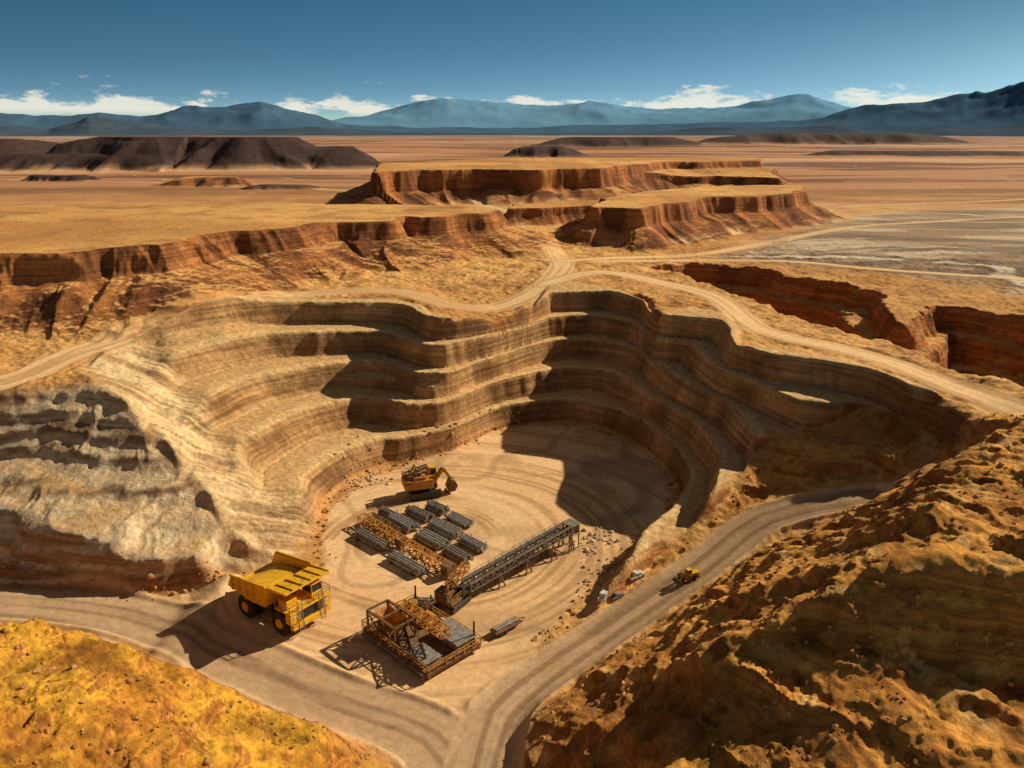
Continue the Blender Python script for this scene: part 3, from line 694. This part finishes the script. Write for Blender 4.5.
def boom():
    x,y,_=S(362,524,0); ex,ey,_=S(446,574,0); L=math.hypot(ex-x,ey-y); e=emp('lattice_crane_boom',x,y,math.degrees(math.atan2(ey-y,ex-x)),0.02)
    b=B(); b.truss((0,0,.5),(L,0,.5),1.5,1.4,14,.15); b.obj('lattice',e,ORG)
    b=B(); b.truss((0,1.9,.4),(L*.35,1.9,.4),1.2,1.1,6,.13); b.box((L+.7,0,1.2),(1.8,1.9,1.8)); b.box((L*.5,0,1.2),(1.4,1.8,1.5)); b.obj('jib_section_and_winch',e,BRN,.0)
    b=B()
    for k in (.1,.4,.7,.95): b.box((L*k,0,.2),(.4,2.6,.36))
    b.obj('timber_bearers',e,BRN)
boom()
def shovel():
    x,y,_=S(424,494,0); e=emp('mining_excavator',x,y,18,0.02,1.0)
    b=B()
    for sy in (-1,1):
        b.prism([(-3.2,.4),(-2.7,0),(2.7,0),(3.2,.4),(3.2,1.0),(2.7,1.4),(-2.7,1.4),(-3.2,1.0)],sy*2.1-.55,sy*2.1+.55)
        for i in range(14): b.box((-2.9+i*.45,sy*2.1,1.43),(.3,1.15,.1))
    b.cyl((0,0,1.0),(0,0,1.9),1.6); b.obj('crawler_tracks',e,DRK,.0)
    b=B(); b.box((-1.2,0,2.9),(5.6,4.2,1.9)); b.box((-3.4,0,2.8),(1.4,4.4,1.5)); b.box((-1,-.7,4.1),(2.6,2,.6)); b.obj('machine_house',e,ORG,.08)
    b=B(); b.box((1.9,1.5,4.0),(1.6,1.5,2.4)); b.obj('cab_frame',e,YEL,.06)
    b=B(); b.box((2.2,1.5,4.3),(1.2,1.56,1.1)); b.obj('cab_windows',e,GLS)
    b=B(); b.prism([(1.2,2.3),(1.9,2.2),(4.0,5.0),(4.3,5.2),(3.8,5.6),(3.3,5.3)],-1.0,-.2); b.prism([(3.6,5.3),(4.2,5.5),(5.8,2.8),(5.4,2.5)],-.95,-.3)
    b.beam((1.6,-.6,3.2),(3.2,-.6,4.4),.35); b.beam((3.6,-.6,5.1),(5.2,-.6,3.7),.3); b.obj('boom_and_arm',e,ORG,.03)
    b=B(); b.prism([(5.2,3.1),(6.1,2.8),(6.7,1.6),(6.1,.5),(4.8,.4),(4.5,1.2),(4.9,2.2)],-1.7,.5)
    for i in range(5): b.beam((4.7,-1.5+i*.45,.5),(4.2,-1.5+i*.45,.2),.18)
    b.obj('bucket',e,BRN,.04)
    b=B(); b.rail([(-4,-2.05,3.9),(1.4,-2.05,3.9)],1,.08); b.rail([(-4,2.05,3.9),(.8,2.05,3.9)],1,.08); b.beam((-2.8,-1,3.9),(-1.6,-1,6.2),.25); b.beam((-2.8,1,3.9),(-1.6,1,6.2),.25); b.beam((-1.6,-1,6.2),(-1.6,1,6.2),.2); b.cyl((-1.6,-.6,6.2),(3.7,-.6,5.4),.05,6); b.cyl((-2.6,1.4,3.8),(-2.6,1.4,5),.15,8); b.truss((-4,0,3.9),(1,0,5.4),1.4,.8,5,.12); b.obj('gantry_and_rails',e,BRN)
shovel()
def pickup(u,v,z,rz,mat,sc=1.15):
    x,y,_=S(u,v,z); e=emp('pickup_truck',x,y,rz,None,sc)
    b=B(); b.prism([(-2.6,.55),(2.5,.55),(2.65,.8),(2.6,1.1),(1.3,1.25),(.7,1.75),(-.7,1.8),(-.9,1.2),(-.95,.75),(-2.5,.75),(-2.6,.75)],-.9,.9)
    b.prism([(-2.65,.6),(-.85,.6),(-.85,1.25),(-2.65,1.25)],.8,.93); b.prism([(-2.65,.6),(-.85,.6),(-.85,1.25),(-2.65,1.25)],-.93,-.8); b.box((-2.62,0,.95),(.1,1.7,.6)); b.obj('body',e,mat,.04)
    b=B(); b.prism([(1.15,1.27),(.68,1.66),(-.66,1.7),(-.78,1.25)],-.915,.915); b.prism([(1.28,1.27),(.80,1.68),(.7,1.68),(1.1,1.27)],-.8,.8); b.obj('windows',e,GLS)
    b=B()
    for xx in (-1.7,1.65):
        for yy in (-.82,.82): b.cyl((xx,yy-.14,.4),(xx,yy+.14,.4),.4,16)
    b.obj('wheels',e,RUB)
    b=B(); b.box((2.66,.65,.85),(.06,.35,.2)); b.box((2.66,-.65,.85),(.06,.35,.2)); b.box((2.66,0,.6),(.12,1.8,.18)); b.obj('headlights_and_bumper',e,STL)
pickup(636,577,2.6,38,WHT,.62); pickup(603,602,1.2,70,WHT,.55); pickup(617,596,1.7,40,STL,.5)
def loader():
    x,y,_=S(688,577,4.6); e=emp('wheel_loader',x,y,200,None,.55)
    t=B();h=B()
    for xx in (-1.9,1.7):
        for yy in (-1.2,1.2): wheel(t,h,xx,yy,.85,.7)
    t.obj('tyres',e,RUB); h.obj('wheel_hubs',e,YEL)
    b=B(); b.box((-1.9,0,1.7),(2.8,1.7,1.1)); b.box((1.2,0,1.3),(2,1.1,.6)); b.box((-.1,0,3.35),(1.6,1.6,.15)); 
    for ax in (-.8,.6):
        for ay in (-.7,.7): b.beam((ax,ay,2.2),(ax,ay,3.3),.12)
    b.box((-.1,0,2.0),(1.6,1.5,.5))
    for yy in (-.6,.6): b.beam((.9,yy,2.0),(3.4,yy,.7),.25)
    b.obj('body_and_arms',e,YEL,.04)
    b=B(); b.box((-.1,0,2.75),(1.3,1.3,1.0)); b.obj('cab_windows',e,GLS)
    b=B(); b.prism([(3.3,1.2),(3.2,.3),(4.3,.1),(4.35,.25),(3.5,.5),(3.5,1.2)],-1.5,1.5); b.obj('bucket',e,STL)
loader()
def trailer():
    x,y,_=S(506,630,0); e=emp('flatbed_trailer',x,y,42,0)
    b=B(); b.box((0,0,.75),(5,1.7,.16)); b.box((0,.5,.6),(5,.15,.2)); b.box((0,-.5,.6),(5,.15,.2)); b.beam((2.5,.5,.6),(3.8,0,.5),.12); b.beam((2.5,-.5,.6),(3.8,0,.5),.12); b.obj('deck_and_drawbar',e,BRN)
    b=B()
    for xx in (-1.5,-.7):
        for yy in (-.75,.75): b.cyl((xx,yy-.12,.35),(xx,yy+.12,.35),.35,14)
    b.obj('wheels',e,RUB)
    b=B(); b.cyl((-2.2,.3,1.0),(2,.3,1.0),.2,10); b.cyl((-2.2,-.2,1.0),(2.2,-.2,1.0),.2,10); b.obj('pipe_load',e,STL)
trailer()
# ---------------------------------------------------------------- light, sky, camera
EL=math.radians(31); AZ=math.radians(60)
sd=Vector((math.sin(AZ)*math.cos(EL),math.cos(AZ)*math.cos(EL),math.sin(EL)))
l=bpy.data.lights.new('sun','SUN'); l.energy=5.0; l.angle=math.radians(.5); l.color=(1,.86,.62)
lo=bpy.data.objects.new('sun',l); scene.collection.objects.link(lo); lo.rotation_euler=(-sd).to_track_quat('-Z','Y').to_euler(); lo.location=sd*300
w=bpy.data.worlds.new('World'); scene.world=w; w.use_nodes=True; nt=w.node_tree; L=nt.links
bg=nt.nodes['Background']; bg.inputs['Strength'].default_value=.11
tc=nn(nt,'ShaderNodeTexCoord'); sp=nn(nt,'ShaderNodeSeparateXYZ'); L.new(tc.outputs['Generated'],sp.inputs[0])
zm=nn(nt,'ShaderNodeMath',operation='MULTIPLY'); L.new(sp.outputs[2],zm.inputs[0]); zm.inputs[1].default_value=9.0
za=nn(nt,'ShaderNodeMath',operation='ADD'); L.new(zm.outputs[0],za.inputs[0]); za.inputs[1].default_value=-.04
zx=nn(nt,'ShaderNodeMath',operation='MAXIMUM'); L.new(za.outputs[0],zx.inputs[0]); zx.inputs[1].default_value=.03
cb=nn(nt,'ShaderNodeCombineXYZ'); L.new(sp.outputs[0],cb.inputs[0]); L.new(sp.outputs[1],cb.inputs[1]); L.new(zx.outputs[0],cb.inputs[2])
nm=nn(nt,'ShaderNodeVectorMath',operation='NORMALIZE'); L.new(cb.outputs[0],nm.inputs[0])
sk=nn(nt,'ShaderNodeTexSky',sky_type='NISHITA'); sk.sun_disc=False; sk.sun_elevation=EL; sk.sun_rotation=AZ; sk.air_density=1.0; sk.dust_density=.8; sk.ozone_density=1.5
L.new(nm.outputs[0],sk.inputs[0])
# unseen upper sky warmed to cut blue fill, clear teal band over the horizon
zr=nn(nt,'ShaderNodeValToRGB'); L.new(sp.outputs[2],zr.inputs[0])
e0=zr.color_ramp.elements[0]; e0.position=0.0; e0.color=(.86,1.0,.84,1)
e1=zr.color_ramp.elements[1]; e1.position=.5; e1.color=(.80,.50,.28,1)
em=zr.color_ramp.elements.new(.06); em.color=(.66,1.0,.93,1)
em=zr.color_ramp.elements.new(.15); em.color=(.34,.80,.80,1)
tn=nn(nt,'ShaderNodeVectorMath',operation='MULTIPLY'); L.new(sk.outputs[0],tn.inputs[0]); L.new(zr.outputs[0],tn.inputs[1])
cm=nn(nt,'ShaderNodeMapping'); cm.inputs['Scale'].default_value=(13,13,44); cm.inputs['Location'].default_value=(3.1,1.7,0); L.new(tc.outputs['Generated'],cm.inputs['Vector'])
cn=nn(nt,'ShaderNodeTexNoise'); cn.inputs['Scale'].default_value=1.3; cn.inputs['Detail'].default_value=9; cn.inputs['Roughness'].default_value=.6; L.new(cm.outputs[0],cn.inputs['Vector'])
b0=nn(nt,'ShaderNodeMapRange',interpolation_type='SMOOTHSTEP'); L.new(sp.outputs[2],b0.inputs[0]); b0.inputs[1].default_value=.010; b0.inputs[2].default_value=.022
b1=nn(nt,'ShaderNodeMapRange'); L.new(sp.outputs[2],b1.inputs[0]); b1.inputs[1].default_value=.02; b1.inputs[2].default_value=.06; b1.inputs[3].default_value=.36; b1.inputs[4].default_value=.72
su=nn(nt,'ShaderNodeMath',operation='SUBTRACT'); L.new(cn.outputs[0],su.inputs[0]); L.new(b1.outputs[0],su.inputs[1])
cr=nn(nt,'ShaderNodeMapRange',interpolation_type='SMOOTHSTEP'); L.new(su.outputs[0],cr.inputs[0]); cr.inputs[1].default_value=0; cr.inputs[2].default_value=.11
mu=nn(nt,'ShaderNodeMath',operation='MULTIPLY'); L.new(cr.outputs[0],mu.inputs[0]); L.new(b0.outputs[0],mu.inputs[1])
m8=nn(nt,'ShaderNodeMath',operation='MULTIPLY'); L.new(mu.outputs[0],m8.inputs[0]); m8.inputs[1].default_value=.8
cx_=nn(nt,'ShaderNodeMix',data_type='RGBA'); L.new(m8.outputs[0],cx_.inputs[0]); L.new(tn.outputs[0],cx_.inputs[6]); cx_.inputs[7].default_value=(8.2,7.9,6.7,1)
L.new(cx_.outputs[2],bg.inputs['Color'])
cd=bpy.data.cameras.new('camera'); cd.lens=28; cd.sensor_width=36; cd.clip_end=60000; cd.clip_start=.5
co=bpy.data.objects.new('camera',cd); scene.collection.objects.link(co); co.location=(0,0,CAM_H); co.rotation_euler=(math.pi/2-PITCH,0,0)
scene.camera=co
